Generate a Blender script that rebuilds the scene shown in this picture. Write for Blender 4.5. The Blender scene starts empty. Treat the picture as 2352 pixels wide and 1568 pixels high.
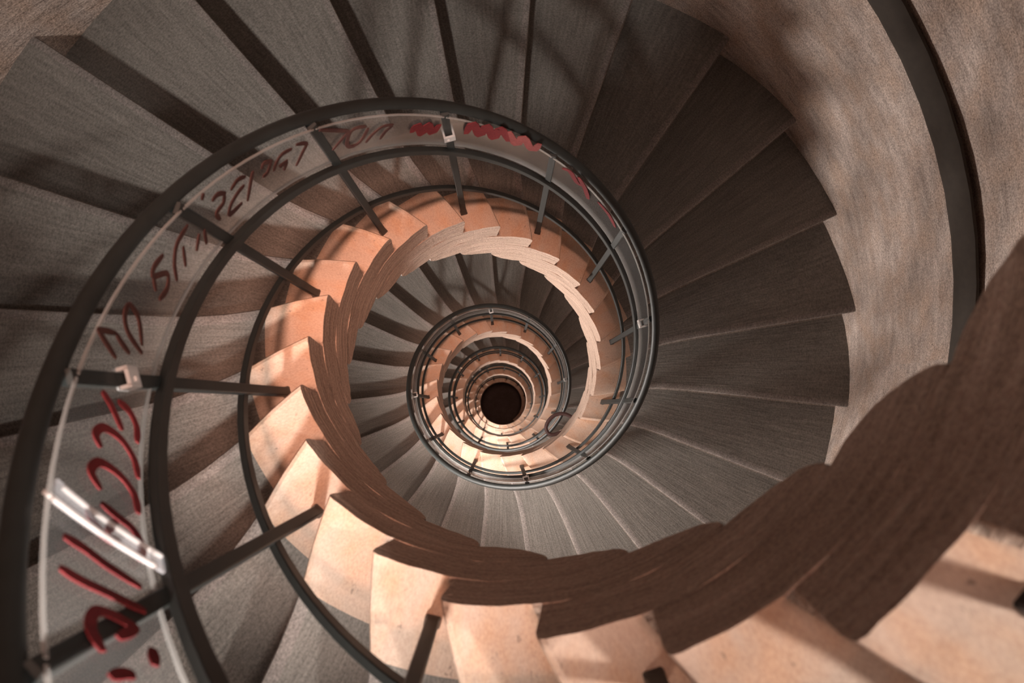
import bpy, bmesh, math, random
from mathutils import Vector, Matrix
random.seed(7)
C = bpy.context.scene.collection
PI = math.pi

# ---------------------------------------------------------------- geometry of the stair
S = 0.55                  # metres: radius of the open well
N_STEP = 23.5747          # steps in one full turn
DTH = 2 * PI / N_STEP     # angle of a step
TH0 = 0.2594              # angle of the reference nosing
H = 0.33402 * S           # rise of a step
CAM_Z = 26.0              # height of the camera above the foot of the shaft
ZREF = CAM_Z - 7.6685 * S # height of the reference tread
RO = 3.7 * S              # radius of the outer wall
KMIN, KMAX = -99, 50

def th_of(n): return TH0 + n * DTH
def z_of(k): return ZREF + k * H
def P(r, n, k):
    """point at radius r (well radii), stair coordinate n, height k (steps)"""
    a = th_of(n)
    return Vector((r * S * math.cos(a), r * S * math.sin(a), z_of(k)))

# ---------------------------------------------------------------- helpers
def link(o, parent=None):
    C.objects.link(o)
    if parent is not None:
        o.parent = parent
        o.matrix_parent_inverse = parent.matrix_world.inverted() if False else Matrix.Translation(-parent.location)
    return o

def mesh_obj(name, verts, faces, mat, parent=None, uvs=None, smooth=True, slots=None, sharp=None):
    me = bpy.data.meshes.new(name)
    me.from_pydata([tuple(v) for v in verts], [], faces)
    mats = mat if isinstance(mat, (list, tuple)) else [mat]
    for m in mats: me.materials.append(m)
    if slots:
        for p, s in zip(me.polygons, slots): p.material_index = s
    if uvs:
        lay = me.uv_layers.new(name='UVMap')
        i = 0
        for f in uvs:
            for uv in f:
                lay.data[i].uv = uv; i += 1
    for p in me.polygons: p.use_smooth = smooth
    if smooth:
        try: me.set_sharp_from_angle(angle=math.radians(32))
        except Exception: pass
    o = bpy.data.objects.new(name, me)
    return link(o, parent)

def tag(o, label=None, cat=None, group=None, kind=None):
    if label: o['label'] = label
    if cat: o['category'] = cat
    if group: o['group'] = group
    if kind: o['kind'] = kind
    return o

def empty(name, loc):
    o = bpy.data.objects.new(name, None)
    o.empty_display_size = 0.1
    o.location = loc
    C.objects.link(o)
    return o

def sweep(path, sec, frames, closed_sec=True, cap=True):
    """sweep the 2-D section along path; frames = list of (side, up) vectors"""
    verts, faces = [], []
    m = len(sec)
    for p, (s, u) in zip(path, frames):
        for a, b in sec: verts.append(p + s * a + u * b)
    for i in range(len(path) - 1):
        for j in range(m):
            j2 = (j + 1) % m
            faces.append((i * m + j, i * m + j2, (i + 1) * m + j2, (i + 1) * m + j))
    if cap:
        faces.append(tuple(reversed(range(m))))
        faces.append(tuple(range((len(path) - 1) * m, len(path) * m)))
    return verts, faces

def round_sec(a, b, n=12):
    return [(a * math.cos(2 * PI * i / n), b * math.sin(2 * PI * i / n)) for i in range(n)]
def box_sec(a, b, c=0.0):
    if c <= 0: return [(-a, -b), (a, -b), (a, b), (-a, b)]
    return [(-a + c, -b), (a - c, -b), (a, -b + c), (a, b - c), (a - c, b), (-a + c, b), (-a, b - c), (-a, -b + c)]

def helix_path(r, n0, n1, dz, step=0.25, fr=None, fz=None):
    """points and frames along the stair's helix; dz = height above nosing line in steps"""
    cnt = max(2, int(math.ceil((n1 - n0) / step)) + 1)
    pts, frs = [], []
    for i in range(cnt):
        n = n0 + (n1 - n0) * i / (cnt - 1)
        rr = r if fr is None else fr(n)
        zz = dz if fz is None else fz(n)
        p = P(rr, n, n + zz)
        a = th_of(n)
        rad = Vector((math.cos(a), math.sin(a), 0))
        tan = Vector((-math.sin(a) * rr * S * DTH, math.cos(a) * rr * S * DTH, H)).normalized()
        pts.append(p); frs.append((rad, tan.cross(rad) * -1))
    return pts, frs

def free_frames(path):
    frs = []
    for i, p in enumerate(path):
        t = (path[min(i + 1, len(path) - 1)] - path[max(i - 1, 0)]).normalized()
        ref = Vector((0, 0, 1)) if abs(t.z) < .95 else Vector((1, 0, 0))
        s = t.cross(ref).normalized(); u = s.cross(t).normalized()
        frs.append((s, u))
    return frs

# ---------------------------------------------------------------- materials
def new_mat(name):
    m = bpy.data.materials.new(name); m.use_nodes = True
    nt = m.node_tree
    for n in list(nt.nodes): nt.nodes.remove(n)
    out = nt.nodes.new('ShaderNodeOutputMaterial')
    return m, nt, out

def N(nt, typ, **kw):
    n = nt.nodes.new(typ)
    for k, v in kw.items():
        if k.startswith('i_'):
            n.inputs[k[2:].replace('_', ' ')].default_value = v
        else: setattr(n, k, v)
    return n

def stone(name, base, dark, uv=True, stretch=(1, 1), scale=18, bump=0.4, spots=0.0, streak=0.5, rough=0.8, dist=0.004, tint=None, grain=0.5, big=3.0):
    m, nt, out = new_mat(name)
    L = nt.links.new
    tc = N(nt, 'ShaderNodeTexCoord')
    src = tc.outputs['UV'] if uv else tc.outputs['Object']
    oi = N(nt, 'ShaderNodeObjectInfo')
    add = N(nt, 'ShaderNodeVectorMath', operation='ADD')
    mul = N(nt, 'ShaderNodeVectorMath', operation='SCALE'); mul.inputs[0].default_value = (17.3, 9.1, 5.7)
    L(oi.outputs['Random'], mul.inputs['Scale'])
    L(src, add.inputs[0]); L(mul.outputs[0], add.inputs[1])
    mp = N(nt, 'ShaderNodeMapping'); mp.inputs['Scale'].default_value = (stretch[0], stretch[1], 1 if len(stretch) < 3 else stretch[2])
    L(add.outputs[0], mp.inputs[0])
    st = N(nt, 'ShaderNodeTexNoise', i_Scale=scale, i_Detail=5.0, i_Roughness=0.62); L(mp.outputs[0], st.inputs['Vector'])
    bg = N(nt, 'ShaderNodeTexNoise', i_Scale=big, i_Detail=4.0, i_Roughness=0.6); L(add.outputs[0], bg.inputs['Vector'])
    gr = N(nt, 'ShaderNodeTexNoise', i_Scale=140.0, i_Detail=2.0, i_Roughness=0.7); L(add.outputs[0], gr.inputs['Vector'])
    mx = N(nt, 'ShaderNodeMix', data_type='FLOAT'); mx.inputs['Factor'].default_value = streak
    L(bg.outputs['Fac'], mx.inputs['A']); L(st.outputs['Fac'], mx.inputs['B'])
    cr = N(nt, 'ShaderNodeValToRGB')
    cr.color_ramp.elements[0].position = 0.30; cr.color_ramp.elements[0].color = (*dark, 1)
    cr.color_ramp.elements[1].position = 0.68; cr.color_ramp.elements[1].color = (*base, 1)
    L(mx.outputs[0], cr.inputs[0])
    col = cr.outputs[0]
    if tint:
        # warm mineral staining in broad patches
        tn = N(nt, 'ShaderNodeTexNoise', i_Scale=big * 1.7, i_Detail=3.0); 
        off = N(nt, 'ShaderNodeVectorMath', operation='ADD'); off.inputs[1].default_value = (31, 7, 3)
        L(add.outputs[0], off.inputs[0]); L(off.outputs[0], tn.inputs['Vector'])
        tr = N(nt, 'ShaderNodeMapRange'); tr.inputs['From Min'].default_value = .42; tr.inputs['From Max'].default_value = .68
        L(tn.outputs['Fac'], tr.inputs['Value'])
        mt = N(nt, 'ShaderNodeMix', data_type='RGBA'); mt.inputs['B'].default_value = (*tint, 1)
        L(tr.outputs[0], mt.inputs['Factor']); L(col, mt.inputs['A']); col = mt.outputs['Result']
    if spots:
        vo = N(nt, 'ShaderNodeTexNoise', i_Scale=26.0, i_Detail=3.0, i_Roughness=.75); L(add.outputs[0], vo.inputs['Vector'])
        sr = N(nt, 'ShaderNodeMapRange'); sr.inputs['From Min'].default_value = .66; sr.inputs['From Max'].default_value = .72
        sr.inputs['To Max'].default_value = spots
        L(vo.outputs['Fac'], sr.inputs['Value'])
        ms = N(nt, 'ShaderNodeMix', data_type='RGBA'); ms.inputs['B'].default_value = (dark[0] * .35, dark[1] * .35, dark[2] * .35, 1)
        L(sr.outputs[0], ms.inputs['Factor']); L(col, ms.inputs['A']); col = ms.outputs['Result']
    # fine grain
    gm = N(nt, 'ShaderNodeMix', data_type='RGBA', blend_type='OVERLAY'); gm.inputs['Factor'].default_value = grain
    L(col, gm.inputs['A']); 
    gb = N(nt, 'ShaderNodeValToRGB'); gb.color_ramp.elements[0].position = .3; gb.color_ramp.elements[1].position = .7
    L(gr.outputs['Fac'], gb.inputs[0]); L(gb.outputs[0], gm.inputs['B']); col = gm.outputs['Result']
    hm = N(nt, 'ShaderNodeMath', operation='MULTIPLY_ADD'); hm.inputs[1].default_value = .25
    L(gr.outputs['Fac'], hm.inputs[0]); L(st.outputs['Fac'], hm.inputs[2])
    bp = N(nt, 'ShaderNodeBump'); bp.inputs['Strength'].default_value = bump; bp.inputs['Distance'].default_value = dist
    L(hm.outputs[0], bp.inputs['Height'])
    bs = N(nt, 'ShaderNodeBsdfPrincipled'); bs.inputs['Roughness'].default_value = rough
    bs.inputs['Specular IOR Level'].default_value = .25
    L(col, bs.inputs['Base Color']); L(bp.outputs[0], bs.inputs['Normal'])
    L(bs.outputs[0], out.inputs[0])
    return m

def metal(name, col, rough=0.45, metallic=0.7):
    m, nt, out = new_mat(name)
    L = nt.links.new
    tc = N(nt, 'ShaderNodeTexCoord')
    no = N(nt, 'ShaderNodeTexNoise', i_Scale=30.0, i_Detail=3.0); L(tc.outputs['Object'], no.inputs['Vector'])
    cr = N(nt, 'ShaderNodeValToRGB')
    cr.color_ramp.elements[0].color = (*[c * .7 for c in col], 1); cr.color_ramp.elements[1].color = (*[c * 1.3 for c in col], 1)
    L(no.outputs['Fac'], cr.inputs[0])
    bs = N(nt, 'ShaderNodeBsdfPrincipled'); bs.inputs['Roughness'].default_value = rough; bs.inputs['Metallic'].default_value = metallic
    L(cr.outputs[0], bs.inputs['Base Color']); L(bs.outputs[0], out.inputs[0])
    return m

def plastic(name, clear=0.8, haze=(.75, .72, .7), rough=.12):
    m, nt, out = new_mat(name)
    L = nt.links.new
    tr = N(nt, 'ShaderNodeBsdfTransparent')
    df = N(nt, 'ShaderNodeBsdfDiffuse'); df.inputs['Color'].default_value = (*haze, 1)
    tl = N(nt, 'ShaderNodeBsdfTranslucent'); tl.inputs['Color'].default_value = (*haze, 1)
    a = N(nt, 'ShaderNodeMixShader'); a.inputs[0].default_value = .5; L(df.outputs[0], a.inputs[1]); L(tl.outputs[0], a.inputs[2])
    tc = N(nt, 'ShaderNodeTexCoord')
    no = N(nt, 'ShaderNodeTexNoise', i_Scale=5.0, i_Detail=5.0); L(tc.outputs['Object'], no.inputs['Vector'])
    mr = N(nt, 'ShaderNodeMapRange'); mr.inputs['To Min'].default_value = (1 - clear) * .6; mr.inputs['To Max'].default_value = (1 - clear) * 1.4
    L(no.outputs['Fac'], mr.inputs['Value'])
    b = N(nt, 'ShaderNodeMixShader'); L(mr.outputs[0], b.inputs[0]); L(tr.outputs[0], b.inputs[1]); L(a.outputs[0], b.inputs[2])
    gl = N(nt, 'ShaderNodeBsdfGlossy'); gl.inputs['Roughness'].default_value = rough
    fr = N(nt, 'ShaderNodeFresnel'); fr.inputs['IOR'].default_value = 1.07
    c = N(nt, 'ShaderNodeMixShader'); L(fr.outputs[0], c.inputs[0]); L(b.outputs[0], c.inputs[1]); L(gl.outputs[0], c.inputs[2])
    L(c.outputs[0], out.inputs[0])
    return m

M = {}
M['string'] = stone('smooth_pale_stone', (.60, .44, .35), (.50, .37, .295), stretch=(1, 1), scale=9, bump=.25, spots=.6, streak=.35, tint=(.56, .35, .24), big=5, grain=.16)
M['tread'] = stone('brushed_tread_stone', (.245, .222, .20), (.145, .130, .117), stretch=(9, .45), scale=11, bump=.7, streak=.75, grain=.3)
M['nose'] = stone('worn_nosing_stone', (.27, .235, .215), (.18, .155, .145), stretch=(1, 1), scale=14, bump=.3, streak=.5, grain=.4)
M['face'] = stone('tooled_stone', (.70, .51, .41), (.36, .25, .195), stretch=(.6, 7), scale=7, bump=1.0, streak=.8, dist=.03, grain=.3)
M['under'] = stone('soffit_stone', (.40, .34, .30), (.27, .22, .19), stretch=(1, 1), scale=10, bump=.5, grain=.4)
M['wall'] = stone('wall_plaster', (.62, .51, .455), (.22, .17, .145), stretch=(1.0, 5.5), scale=4.5, bump=1.0, streak=.5, dist=.015, spots=.6, big=4.0, grain=.45, tint=(.42, .31, .25))
M['floor'] = stone('dark_floor', (.16, .12, .11), (.10, .075, .068), uv=False, stretch=(1, 1), scale=8, bump=.2)
M['iron'] = metal('black_iron', (.015, .017, .016), .55, .1)
M['foot'] = metal('worn_iron', (.03, .032, .034), .35, .6)
M['groove_shade'] = metal('groove_shade_brown', (.040, .030, .023), .9, .0)  # dark tone for the shade inside the wall groove
M['panel'] = plastic('clear_acrylic', .965)
M['clamp'] = plastic('clamp_acrylic', .25, (.8, .76, .74), .2)
M['edge'] = plastic('acrylic_edge', .55, (.6, .58, .56), .3)
M['tape'] = plastic('glossy_tape', .78, (.85, .85, .9), .1)
M['ink'] = stone('red_marker', (.16, .016, .018), (.09, .008, .011), uv=False, scale=20, bump=.0, grain=.2)
M['ink_dark'] = stone('brown_marker', (.075, .028, .022), (.045, .016, .014), uv=False, scale=20, bump=.0, grain=.2)
M['ink_pink'] = stone('pale_red_marker', (.26, .06, .055), (.15, .03, .03), uv=False, scale=20, bump=.0, grain=.2)
M['cable'] = metal('cable_rubber', (.05, .022, .02), .7, .0)
M['lamp_body'] = metal('lamp_housing', (.10, .09, .08), .5, .5)

# light settings
C_WHITE = (1.0, .94, .88)
# floodlights per turn: (n, height above treads in steps, power, aim, cone, blend, first turn, last turn, lamp radius)
FLOODS = [(15.4, 7.6, 350.0, (.05, .80, -.60), 50.0, 1.0, 0, 5, .10), (13.1, 10.2, 300.0, (.85, .5, -.08), 105.0, .6, 2, 5, .22),
          (-2.6, 9.0, 150.0, (-2.4, .65, -3.55), 46.0, .8, 0, 0, .08)]  # added top-turn floodlight to whiten the near treads, no such lamp known
E_SKY = 2.4
C_SKY = (.92, .98, 1.0)
C_WARM = (1.0, .55, .40)
E_SUN = 5.0
SUN_ANGLE = .19
SUN_DIR = (-.06, .02, -1.0)     # travel direction of the light falling down the well
EXPO = 0.42
E_FILL = 18.0
C_FILL = (1.0, .82, .72)

# ---------------------------------------------------------------- one step
def phi(r):
    """plan curve of the nosing, in steps ahead of its inner corner"""
    pts = [(1, 0), (1.1, .14), (1.2, .27), (1.3, .40), (1.42, .49), (1.55, .56), (1.7, .605), (1.9, .625), (2.4, .63), (3.8, .63)]
    for (a, b), (c, d) in zip(pts, pts[1:]):
        if r <= c: return b + (d - b) * (r - a) / (c - a)
    return pts[-1][1]

def hump(t): return 1 - max(0.0, 1 - t ** 2.2) ** .6

def section(r, jig=0.0):
    """closed loop of (n, k) at radius r with a slot id for the face that starts at each point"""
    w = 0.024 / (DTH * r)      # nosing roundness in steps
    o = 0.03 / (DTH * r)       # overhang
    v = 0.024 / 0.334
    f = phi(r)
    pts = []
    pts.append((o + f, -1.0, 'riser'))
    pts.append((o + f, -.30, 'riser'))
    pts.append((f, -.20, 'nose'))
    pts.append((f, -v, 'nose'))
    pts.append((f + w * .3, -v * .3, 'nose'))
    pts.append((f + w, 0, 'nose'))
    pts.append((f + w * 2.4, 0.0, 'tread'))
    for q in (.3, .45, .6, .75, .88): pts.append((f + q + o * .5, 0 + jig * math.sin(q * 9 + r * 5), 'tread'))
    pts.append((f + 1.0, 0, 'back'))
    for q in (1.25, 1.5, 1.75, 2.0, 2.25, 2.5, 2.75, 3.0): pts.append((f + q, -.004, 'back'))
    pts.append((f + 3.30, -.03, 'under'))
    for t in (.99, .97, .93, .86, .76, .62, .45, .25, .08): pts.append((f + 2.33 + t, -1.0 + .97 * hump(t), 'under'))
    pts.append((f + 2.33, -.996, 'under'))
    for q in (2.1, 1.9, 1.7, 1.5, 1.3, 1.1, .9, .7, .5, .3, .15): pts.append((f + q, -.996, 'back'))
    return pts

def o_of(r): return phi(r)

def make_step_meshes(variant):
    """verts of the inner stone and of the tread, in the frame of step 0 at the stair axis, base z 0 at the tread"""
    rnd = random.Random(100 + variant)
    ph = rnd.uniform(0, 6)
    def build(radii, inner_cap, outer_cap, tread_slot):
        slotmap = {'riser': 1, 'nose': 2, 'tread': tread_slot, 'back': 3, 'under': 4}
        verts, faces, uvs, slots = [], [], [], []
        secs = [section(r, .004) for r in radii]
        m = len(secs[0])
        for r, sec in zip(radii, secs):
            for i, (n, k, s) in enumerate(sec):
                rr = r
                if r == radii[0] and inner_cap:
                    # hand-dressed inner edge: slightly uneven
                    # hand-dressed inner edge: the block is straighter than the curve of the well
                    ns = n - o_of(r)
                    rr = r - .003 * math.sin(PI * min(max(ns, 0), 3.3) / 3.3) + .002 * math.sin(5 * n + ph) + .001 * math.sin(13 * n + 5 * k + ph * 2)
                kk = k
                if s == 'tread' and r < 1.6: kk = k - .010 * (math.sin(3 * n + ph) + 1)
                if s == 'under' and k < -.5: kk = k + .03 * (1 + math.sin(4 * r + ph + n))
                a = n * DTH
                verts.append(Vector((rr * S * math.cos(a), rr * S * math.sin(a), kk * H)))
        def uvw(r, n, k, kind):
            if kind == 'cap': return (n * DTH * r * S, k * H)
            if kind in ('riser', 'back', 'under'): return (k * H * 1.0 + n * DTH * S, r * S)
            return (n * DTH * 2.2 * S, r * S)
        for i in range(len(radii) - 1):
            for j in range(m):
                j2 = (j + 1) % m
                s = secs[i][j][2]
                faces.append((i * m + j, (i + 1) * m + j, (i + 1) * m + j2, i * m + j2))
                uvs.append([uvw(radii[q], secs[q][x][0], secs[q][x][1], s) for q, x in ((i, j), (i + 1, j), (i + 1, j2), (i, j2))])
                slots.append(slotmap[s])
        # end caps: zip the upper and the lower chain of the loop so that the cap follows the curve of the well
        for ci, slot, rev in ((0, 0 if inner_cap else 3, False), (len(radii) - 1, 3, True)):
            sec = secs[ci]; r = radii[ci]
            far = max(range(m), key=lambda i: sec[i][0])
            up_ch = list(range(0, far + 1))                    # riser foot, nosing, tread, far end
            lo_ch = [0] + list(range(m - 1, far - 1, -1))      # underside from the riser foot to the far end
            i = j = 0
            while i < len(up_ch) - 1 or j < len(lo_ch) - 1:
                adv_up = j == len(lo_ch) - 1 or (i < len(up_ch) - 1 and sec[up_ch[i + 1]][0] <= sec[lo_ch[j + 1]][0])
                if adv_up: t = (up_ch[i], up_ch[i + 1], lo_ch[j]); i += 1
                else: t = (up_ch[i], lo_ch[j + 1], lo_ch[j]); j += 1
                if len(set(t)) < 3: continue
                if rev: t = tuple(reversed(t))
                faces.append(tuple(ci * m + x for x in t))
                uvs.append([uvw(r, sec[x][0], sec[x][1], 'cap') for x in t]); slots.append(slot)
        return verts, faces, uvs, slots
    inner = build([1.0, 1.04, 1.1, 1.16, 1.22, 1.28, 1.32], True, False, 5)
    outer = build([1.32, 1.42, 1.55, 1.7, 1.9, 2.4, 3.0, 3.72], False, True, 6)
    return inner, outer

def tri_mesh(name, data, mats, origin):
    verts, faces, uvs, slots = data
    me = bpy.data.meshes.new(name)
    me.from_pydata([tuple(v - origin) for v in verts], [], faces)
    for mt in mats: me.materials.append(mt)
    for p, s in zip(me.polygons, slots): p.material_index = s; p.use_smooth = True
    lay = me.uv_layers.new(name='UVMap'); i = 0
    for f in uvs:
        for uv in f: lay.data[i].uv = uv; i += 1
    bm = bmesh.new(); bm.from_mesh(me)
    big = [f for f in bm.faces if len(f.verts) > 4]
    bmesh.ops.triangulate(bm, faces=big, ngon_method='EAR_CLIP')
    bmesh.ops.recalc_face_normals(bm, faces=bm.faces)
    bm.to_mesh(me); bm.free()
    try: me.set_sharp_from_angle(angle=math.radians(28))
    except Exception: pass
    return me

ORG = Vector((2.3 * S * math.cos(1.1 * DTH), 2.3 * S * math.sin(1.1 * DTH), -1.0 * H))
mats_in = [M['face'], M['string'], M['string'], M['face'], M['under'], M['string'], M['tread']]
mats_out = [M['face'], M['tread'], M['nose'], M['under'], M['under'], M['string'], M['tread']]
VAR = []
for v in range(4):
    a, b = make_step_meshes(v)
    VAR.append((tri_mesh('inner_end_%d' % v, a, mats_in, ORG), tri_mesh('tread_%d' % v, b, mats_out, ORG)))

def clock(n, q=1):
    """clock-face position of stair coordinate n as seen looking down the well"""
    deg = math.degrees(th_of(n)) % 360
    mins = ((90 - deg) % 360) / 360 * 12 * 60
    mins = int(round(mins / 15.0)) * 15 % 720
    h = mins // 60 or 12
    return '%d:%02d' % (h, mins % 60)
TURNS = ['topmost', 'second', 'third', 'fourth', 'fifth', 'sixth', 'seventh']
def turn_of(n):
    t = int(math.floor((KMAX + 1 - n) / N_STEP))
    return TURNS[min(t, 6)]

for k in range(KMIN, KMAX + 1):
    a = k * DTH + TH0
    c, s = math.cos(a), math.sin(a)
    base = Vector((ORG.x * c - ORG.y * s, ORG.x * s + ORG.y * c, z_of(k) + ORG.z))
    root = empty('stone_step', base)
    root.rotation_euler = (0, 0, a)
    near = 'broad pale' if k > 9 else 'pale'
    tag(root, '%s stone step, %s turn, inner corner at clock position %s' % (near, turn_of(k), clock(k)), 'stair step', 'stone steps winding down around the open well')
    mi, mo = VAR[(k * 7 + 3) % 4]
    for nm, me in (('inner_end', mi), ('tread', mo)):
        o = bpy.data.objects.new(nm, me); C.objects.link(o); o.parent = root

# ---------------------------------------------------------------- the shaft wall and floor
def build_wall():
    verts, faces, uvs = [], [], []
    z0, z1 = -1.0, CAM_Z + 6.0
    nz, na = 150, 96
    for i in range(nz + 1):
        z = z0 + (z1 - z0) * i / nz
        for j in range(na):
            a = 2 * PI * j / na
            r = RO + .006 * math.sin(a * 7 + z * 3) + .004 * math.sin(a * 13 - z * 7)
            verts.append((r * math.cos(a), r * math.sin(a), z))
    for j in range(na): # outer skin gives the wall its thickness
        pass
    for i in range(nz):
        for j in range(na):
            j2 = (j + 1) % na
            faces.append((i * na + j, (i + 1) * na + j, (i + 1) * na + j2, i * na + j2))
            u0, u1 = j / na * 2 * PI * RO, (j + 1) / na * 2 * PI * RO
            v0, v1 = z0 + (z1 - z0) * i / nz, z0 + (z1 - z0) * (i + 1) / nz
            sl = H / DTH / RO
            uvs.append([(u0, v0 - sl * u0), (u0, v1 - sl * u0), (u1, v1 - sl * u1), (u1, v0 - sl * u1)])
    o = mesh_obj('wall_round', verts, faces, M['wall'], None, uvs)
    md = o.modifiers.new('thick', 'SOLIDIFY'); md.thickness = .25; md.offset = -1
    tag(o, kind='structure')
    return o
wall = build_wall()
fv = [(RO * 1.1 * math.cos(2 * PI * i / 64), RO * 1.1 * math.sin(2 * PI * i / 64), zz) for zz in (-1.2, -1.0) for i in range(64)]
ff = [tuple(reversed(range(64))), tuple(range(64, 128))] + [(i, (i + 1) % 64, 64 + (i + 1) % 64, 64 + i) for i in range(64)]
fl = mesh_obj('floor', fv, ff, M['floor'], None, None, smooth=False)
tag(fl, kind='structure')

# dark bar along the wall, standing in for the shade of a groove
pts, frs = helix_path(3.65, KMIN, KMAX + 1, 5.42, .35)
wr = empty('wall_groove_shade', P(3.62, KMIN, KMIN + 5.3))
tag(wr, 'dark rounded bar standing in for the shaded groove along the pale outer wall', 'handrail')
v, f = sweep(pts, round_sec(.028, .080, 14), frs); mesh_obj('groove_shade_bar', v, f, M['groove_shade'], wr)
pts, frs = helix_path(3.68, KMIN, KMAX + 1, 5.42, .35)
v, f = sweep(pts, box_sec(.020, .030), frs); mesh_obj('groove_shade_back', v, f, M['groove_shade'], wr)

# ---------------------------------------------------------------- inner railing
R_TOP, R_MID, R_LOW, R_PF, R_PT = 1.22, 1.16, 1.18, 1.15, 1.19
railing = empty('stair_railing', P(R_PF, KMIN, KMIN))
tag(railing, 'black iron railing spiralling down along the inner edge of the stone steps', 'railing')
pts, frs = helix_path(R_TOP, KMIN, 49.9, 4.97, .25)
v, f = sweep(pts, round_sec(.017, .015, 14), frs); mesh_obj('handrail', v, f, M['iron'], railing)
pts, frs = helix_path(R_MID, KMIN, 49.9, 3.28, .25)
v, f = sweep(pts, box_sec(.009, .014, .002), frs); mesh_obj('mid_rail', v, f, M['iron'], railing)
pts, frs = helix_path(R_LOW, KMIN, 49.9, .80, .25)
v, f = sweep(pts, box_sec(.008, .012, .002), frs); mesh_obj('lower_rail', v, f, M['iron'], railing)
POSTS = list(range(KMIN, KMAX, 2))      # odd steps carry a post
for k in POSTS:
    n = k + .93
    a, b = P(R_PF, n, k - .01), P(R_PT, n, n + 4.9)
    path = [a, a.lerp(b, .5), b]
    rad = Vector((math.cos(th_of(n)), math.sin(th_of(n)), 0)); tan = Vector((-rad.y, rad.x, 0))
    v, f = sweep(path, box_sec(.009, .012, .002), [(rad, tan)] * 3)
    po = mesh_obj('post', v, f, M['iron'], railing)
    c0, c1 = P(R_PF, n, k - .02), P(R_PF, n, k + .14)
    v, f = sweep([c0, c0.lerp(c1, .4), c1], box_sec(.011, .015, .003), [(rad, tan), (rad, tan), (rad * .6, tan * .6)])
    if k > -60:
        pf = mesh_obj('post_foot', v, f, M['foot'], None)
        pf.parent = po; pf.matrix_parent_inverse = Matrix.Translation(-railing.location)
        # undo: post itself carries an inverse, so its child lives in the same world frame
        pf.matrix_parent_inverse = (Matrix.Translation(railing.location) @ po.matrix_parent_inverse).inverted()
# curled loop of dark cable hanging at the edge of the third turn
LOOP = [[0.4722, -0.2755, 20.5882], [0.4363, -0.2576, 20.5882], [0.3914, -0.2545, 20.5882], [0.3463, -0.2724, 20.5882], [0.3131, -0.3081, 20.5882], [0.298, -0.3497, 20.5882], [0.3098, -0.3824, 20.5882], [0.3396, -0.3973, 20.5882], [0.3815, -0.3885, 20.5882], [0.4235, -0.3737, 20.5882], [0.4717, -0.3381, 20.5882]]
lp = [Vector(q) for q in LOOP]
dense = []
for i in range(len(lp) - 1):
    p0, p1, p2, p3 = lp[max(i - 1, 0)], lp[i], lp[i + 1], lp[min(i + 2, len(lp) - 1)]
    for t in (0, .25, .5, .75):
        dense.append(.5 * ((2 * p1) + (p2 - p0) * t + (2 * p0 - 5 * p1 + 4 * p2 - p3) * t * t + (3 * p1 - p0 - 3 * p2 + p3) * t ** 3))
dense.append(lp[-1])
v, f = sweep(dense, round_sec(.013, .013, 8), free_frames(dense))
tag(mesh_obj('cable_loop', v, f, M['cable'], None), 'dark red cable curled in a loop over the stone edge, well below the camera', 'cable')

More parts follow.
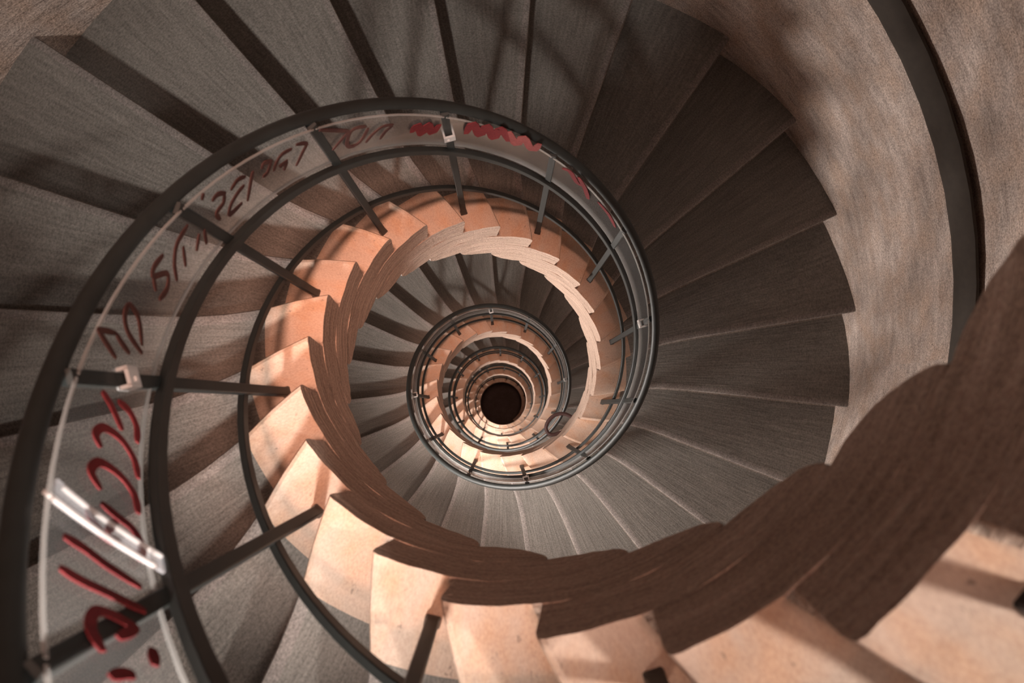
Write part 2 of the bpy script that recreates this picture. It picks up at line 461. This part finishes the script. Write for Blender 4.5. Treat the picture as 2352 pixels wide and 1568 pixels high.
# ---------------------------------------------------------------- clear panels
STROKES = {"post7":[[[7.881,4.815],[7.532,4.536],[7.598,4.386],[7.88,4.008]],[[7.233,4.553],[7.357,4.576],[7.494,4.46],[7.627,4.096],[7.606,3.929],[7.476,3.971],[7.336,4.188],[7.211,4.49]],[[6.811,4.51],[6.99,4.463],[7.192,4.209],[7.346,3.947]],[[6.832,4.46],[6.974,4.256],[7.104,3.979]]],"post5":[[[6.556,4.137],[6.426,4.463],[6.398,4.054],[6.249,4.517],[6.213,4.131],[6.06,4.538]]],"post3":[[[5.612,4.294],[5.466,4.869],[5.359,4.367],[5.22,4.95],[5.102,4.42],[4.969,5.052],[4.821,4.562]],[[4.809,5.052],[4.668,4.553],[4.538,5.115],[4.356,4.678],[4.221,5.2]]],"post1":[[[3.689,4.713],[3.518,4.872],[3.313,4.619],[3.187,4.709]],[[3.312,4.963],[3.101,4.682],[2.96,4.322]],[[2.731,4.73],[2.386,4.767],[2.128,4.616]]],"post9":[[[8.281,4.642],[8.157,4.546],[8.275,4.325],[8.478,4.008]],[[8.369,4.572],[8.531,4.546],[8.674,4.389],[8.773,4.211]],[[8.522,4.307],[8.661,4.246],[8.561,4.252],[8.657,4.074]],[[8.698,4.512],[8.799,4.57],[8.875,4.459]],[[8.72,4.508],[8.853,4.281],[8.944,4.246]],[[8.985,4.546],[9.119,4.308],[9.343,3.917]],[[9.11,4.527],[9.214,4.572],[9.375,4.466]],[[9.209,4.346],[9.348,4.281],[9.535,4.14],[9.642,3.964],[9.417,3.975]],[[9.45,4.489],[9.525,4.592],[9.636,4.558]],[[9.474,4.484],[9.571,4.32],[9.731,4.246],[9.776,4.053]],[[9.621,4.846],[9.7,4.739]]],"post11":[[[10.079,4.192],[10.288,3.956]],[[10.057,4.542],[10.318,4.444],[10.548,4.209],[10.729,3.927]],[[10.313,4.294],[10.52,3.949]],[[10.002,4.16],[10.143,3.873]],[[10.51,4.532],[10.669,4.54],[10.78,4.443],[10.692,4.219],[10.855,4.039],[11.009,4.067]],[[10.78,4.443],[10.927,4.228]],[[11.47,4.878],[11.577,4.676],[11.73,4.38]],[[11.484,4.548],[11.573,4.373],[11.662,4.175]],[[11.151,4.587],[11.285,4.545],[11.458,4.333],[11.641,3.94]],[[11.148,4.573],[11.276,4.28],[11.558,3.995]],[[11.476,4.852],[11.484,4.548]]],"post13":[[[12.067,4.43],[12.171,4.263],[12.316,4.086],[12.438,3.961]],[[12.157,4.123],[12.254,3.887],[12.419,3.703],[12.564,3.674]],[[12.583,4.266],[12.457,4.378],[12.406,4.262],[12.519,3.963],[12.727,3.698],[12.906,3.621]],[[12.942,4.207],[12.774,4.37],[12.71,4.258],[12.845,3.934],[13.046,3.691],[13.215,3.643]],[[13.053,4.388],[13.187,4.309],[13.332,4.13],[13.402,3.945]],[[13.051,4.2],[13.196,3.959],[13.333,3.745],[13.486,3.649],[13.594,3.701]],[[13.289,4.127],[13.227,3.987]],[[13.228,4.661],[13.353,4.426],[13.532,4.156],[13.79,3.75]],[[13.429,4.703],[13.566,4.472],[13.749,4.132],[13.966,3.764]],[[14.057,4.335],[13.887,4.423],[13.803,4.364],[13.841,4.227],[13.988,3.992],[14.033,3.967],[14.029,4.155]]],"post15":[[[14.214,3.802],[14.32,3.833]],[[14.213,4.319],[14.244,4.178],[14.298,4.073]]]}
WID = {'post7': .012, 'post5': .025, 'post3': .027, 'post1': .020, 'post9': .0115, 'post11': .0115, 'post13': .0145, 'post15': .016}
INK = {'post7': 'ink_dark', 'post9': 'ink_dark', 'post11': 'ink_dark', 'post5': 'ink', 'post3': 'ink', 'post1': 'ink', 'post13': 'ink', 'post15': 'ink'}
R_PAN = 1.17
def panel(k0):
    """sheet between the posts standing on steps k0 and k0+2"""
    n0, n1 = k0 + .93 + .02, k0 + 2.93 - .02
    root = empty('clear_panel', P(R_PAN, (n0 + n1) / 2, (n0 + n1) / 2 + 3.5))
    up = k0 >= -5
    key = 'post%d' % (k0 + 2)
    txt = {'post7': 'with sparse brown lettering', 'post9': 'covered in brown lettering',
           'post11': 'with dense tall brown letters', 'post13': 'with large red letters',
           'post5': 'with a solid red scribble', 'post3': 'with smeared red scribbles', 'post1': 'with faint dark red marks', 'post15': 'with two thick red strokes'}
    desc = txt.get(key, 'without lettering')
    tag(root, 'clear panel %s, %s turn at clock position %s' % (desc, turn_of(k0 + 1), clock(k0 + 2)), 'panel', 'clear panels clamped in the railing')
    cnt = 13
    verts, faces = [], []
    for i in range(cnt):
        n = n0 + (n1 - n0) * i / (cnt - 1)
        for rr in (R_PAN, R_PAN + .006):
            for q in (3.55, 4.2, 4.82):
                verts.append(P(rr, n, n + q))
    for i in range(cnt - 1):
        b, c = i * 6, (i + 1) * 6
        ring = [0, 1, 2, 5, 4, 3]
        for x in range(6):
            y = (x + 1) % 6
            faces.append((b + ring[x], b + ring[y], c + ring[y], c + ring[x]))
    faces.append((0, 3, 4, 1)); faces.append((1, 4, 5, 2))
    b = (cnt - 1) * 6
    faces.append((b, b + 1, b + 4, b + 3)); faces.append((b + 1, b + 2, b + 5, b + 4))
    sh = mesh_obj('sheet', verts, faces, M['panel'], root)
    for dz in (3.53, 4.84):
        pts, frs = helix_path(R_PAN + .003, n0, n1, dz, .25)
        v, f = sweep(pts, box_sec(.0022, .0022), frs); mesh_obj('edge_trim', v, f, M['edge'], root)
    # clamp on the post
    if k0 % 6 != 5: has_clamp = False
    else: has_clamp = True
    nc = k0 + .93
    p = P(R_PAN - .012, nc, nc + 4.1)
    rad = Vector((math.cos(th_of(nc)), math.sin(th_of(nc)), 0)); tan = Vector((-rad.y, rad.x, 0)); up_ = Vector((0, 0, 1))
    cv_, cf = [], []
    def bx(c, hx, hy, hz):
        b = len(cv_)
        for sx in (-1, 1):
            for sy in (-1, 1):
                for sz in (-1, 1): cv_.append(c + rad * hx * sx + tan * hy * sy + up_ * hz * sz)
        for q in ((0, 1, 3, 2), (4, 6, 7, 5), (0, 4, 5, 1), (2, 3, 7, 6), (0, 2, 6, 4), (1, 5, 7, 3)): cf.append(tuple(b + i for i in q))
    bx(p - rad * .009, .003, .016, .018)
    bx(p + tan * .015, .012, .003, .018)
    bx(p - tan * .015, .012, .003, .018)
    bx(p - rad * .013 + tan * .005, .003, .004, .004)
    if has_clamp: mesh_obj('clamp', cv_, cf, M['clamp'], root, smooth=False)
    if key in STROKES:
        for si, st in enumerate(STROKES[key]):
            w = WID[key]
            raw = [P(R_PAN - .006, n, n + q) for n, q in st]
            # smooth the polyline
            path = []
            for i in range(len(raw) - 1):
                p0, p1, p2, p3 = raw[max(i - 1, 0)], raw[i], raw[i + 1], raw[min(i + 2, len(raw) - 1)]
                for t in (0, .2, .4, .6, .8):
                    path.append(.5 * ((2 * p1) + (p2 - p0) * t + (2 * p0 - 5 * p1 + 4 * p2 - p3) * t * t + (3 * p1 - p0 - 3 * p2 + p3) * t ** 3))
            path.append(raw[-1])
            frs = []
            for i, q in enumerate(path):
                t = (path[min(i + 1, len(path) - 1)] - path[max(i - 1, 0)]).normalized()
                rd = Vector((q.x, q.y, 0)).normalized()
                frs.append((t.cross(rd).normalized(), rd))
            L = len(path)
            verts, faces = [], []
            for i, (q, (sd, rd)) in enumerate(zip(path, frs)):
                ww = w * (.55 + .45 * min(1, min(i, L - 1 - i) / 2.5))
                for aa, bb in box_sec(ww / 2, .0012): verts.append(q + sd * aa + rd * bb)
            for i in range(L - 1):
                for j in range(4):
                    j2 = (j + 1) % 4
                    faces.append((i * 4 + j, i * 4 + j2, (i + 1) * 4 + j2, (i + 1) * 4 + j))
            faces.append((3, 2, 1, 0)); b = (L - 1) * 4; faces.append((b, b + 1, b + 2, b + 3))
            ink = INK[key]
            if key == 'post3' and si == 1: ink = 'ink_pink'
            mesh_obj('marker_stroke', verts, faces, M[ink], root)
    if key == 'post13':
        a, b = P(R_PAN - .012, 12.88, 12.88 + 4.852), P(R_PAN - .012, 13.7, 13.7 + 3.40)
        def along(t, off):
            n = 12.88 + .82 * t; q = 4.852 + (3.40 - 4.852) * t
            pp = P(R_PAN - .012, n, n + q); return pp + Vector((0, 0, off))
        for nm, off, w, mt in (('clear_strip', 0, .020, 'tape'), ('strip_edge', .020, .0022, 'clamp'), ('strip_edge', -.020, .0022, 'clamp')):
            path = [along(t / 8, off) for t in range(9)]
            frs = []
            for q in path:
                rd = Vector((q.x, q.y, 0)).normalized(); t = (path[-1] - path[0]).normalized()
                frs.append((t.cross(rd).normalized(), rd))
            v, f = sweep(path, box_sec(w, .0025), frs); mesh_obj(nm, v, f, M[mt], root, smooth=False)
    return root
for k0 in range(-29, 19, 2): panel(k0)

# ---------------------------------------------------------------- lamps
def spot_like(name, loc, energy, color, size, aim, cone, blend):
    l = bpy.data.lights.new(name, 'SPOT'); l.energy = energy; l.color = color; l.shadow_soft_size = size
    l.spot_size = math.radians(cone); l.spot_blend = blend
    o = bpy.data.objects.new(name, l); o.location = loc; C.objects.link(o)
    o.rotation_euler = Vector(aim).to_track_quat('-Z', 'Y').to_euler(); return o

def wall_lamp(n, kz, energy, color, label, aim, cone, blend):
    a = th_of(n)
    rad = Vector((math.cos(a), math.sin(a), 0)); tan = Vector((-rad.y, rad.x, 0)); up = Vector((0, 0, 1))
    base = rad * (RO - .005); base.z = z_of(kz)
    root = empty('wall_lamp', base)
    tag(root, label, 'lamp', 'wall lamps on the shaft wall')
    path = [base + rad * -.0, base - rad * .03]
    v, f = sweep(path, round_sec(.05, .05, 20), [(tan, up)] * 2); mesh_obj('back_plate', v, f, M['lamp_body'], root)
    path = [base - rad * .03, base - rad * .09]
    v, f = sweep(path, round_sec(.012, .012, 10), [(tan, up)] * 2); mesh_obj('arm', v, f, M['lamp_body'], root)
    path = [base - rad * .10 + up * .07, base - rad * .10 + up * .04, base - rad * .10 + up * .03]
    v, f = sweep(path, round_sec(.03, .03, 16), [(rad, tan), (rad, tan), (rad * 1.9, tan * 1.9)]); mesh_obj('shade', v, f, M['lamp_body'], root)
    o = spot_like('lamp_bulb', base - rad * .13 - up * .04, energy, color, LAMP_R, aim, cone, blend)
    o.parent = root; o.matrix_parent_inverse = Matrix.Translation(-root.location)
    g = bpy.data.lights.new('added_fill', 'POINT'); g.energy = E_FILL; g.color = C_FILL; g.shadow_soft_size = .12  # weak fill light added at each lamp to lift the dark outer treads
    o = bpy.data.objects.new('added_fill', g); C.objects.link(o); o.location = base - rad * .22 - up * .1
    o.parent = root; o.matrix_parent_inverse = Matrix.Translation(-root.location)
    return root
LAMP_R = .06
for t in range(6):
    for n_, up_, en, aim, cone, blend, first, last, LAMP_R in FLOODS:
        if t < first or t > last: continue
        n = n_ - (t - 1) * N_STEP
        wall_lamp(n, n + up_, en, C_WHITE, 'small unseen wall floodlight over the %s turn, at clock position %s' % (turn_of(n), clock(n)), aim, cone, blend)

# skylight over the well
w = bpy.data.worlds.new('sky'); bpy.context.scene.world = w; w.use_nodes = True
bg = w.node_tree.nodes['Background']; bg.inputs[0].default_value = (*C_SKY, 1); bg.inputs[1].default_value = E_SKY
sl = bpy.data.lights.new('daylight', 'SUN'); sl.energy = E_SUN; sl.color = C_WARM; sl.angle = SUN_ANGLE
so = bpy.data.objects.new('daylight', sl); C.objects.link(so); so.location = (0, 0, CAM_Z + 8)
so.rotation_euler = Vector(SUN_DIR).to_track_quat('-Z', 'Y').to_euler()

# ---------------------------------------------------------------- camera
f_px, tx, ty = 1800.0, 0.0896, -0.01284
cam = bpy.data.cameras.new('camera'); co = bpy.data.objects.new('camera', cam); C.objects.link(co)
co.matrix_world = Matrix.Translation((-0.0081 * S, -0.4388 * S, CAM_Z)) @ Matrix.Rotation(tx, 4, 'X') @ Matrix.Rotation(ty, 4, 'Y')
cam.sensor_fit = 'HORIZONTAL'; cam.sensor_width = 36; cam.lens = f_px / 2352 * 36
cam.clip_start = .02; cam.clip_end = 200
cam.dof.use_dof = True; cam.dof.focus_distance = 4.2; cam.dof.aperture_fstop = 4.0
sc = bpy.context.scene; sc.camera = co
sc.view_settings.view_transform = 'Standard'
try: sc.view_settings.look = 'None'
except Exception: pass
sc.view_settings.exposure = EXPO; sc.view_settings.gamma = 1.0
try: sc.view_settings.use_curve_mapping = False
except Exception: pass
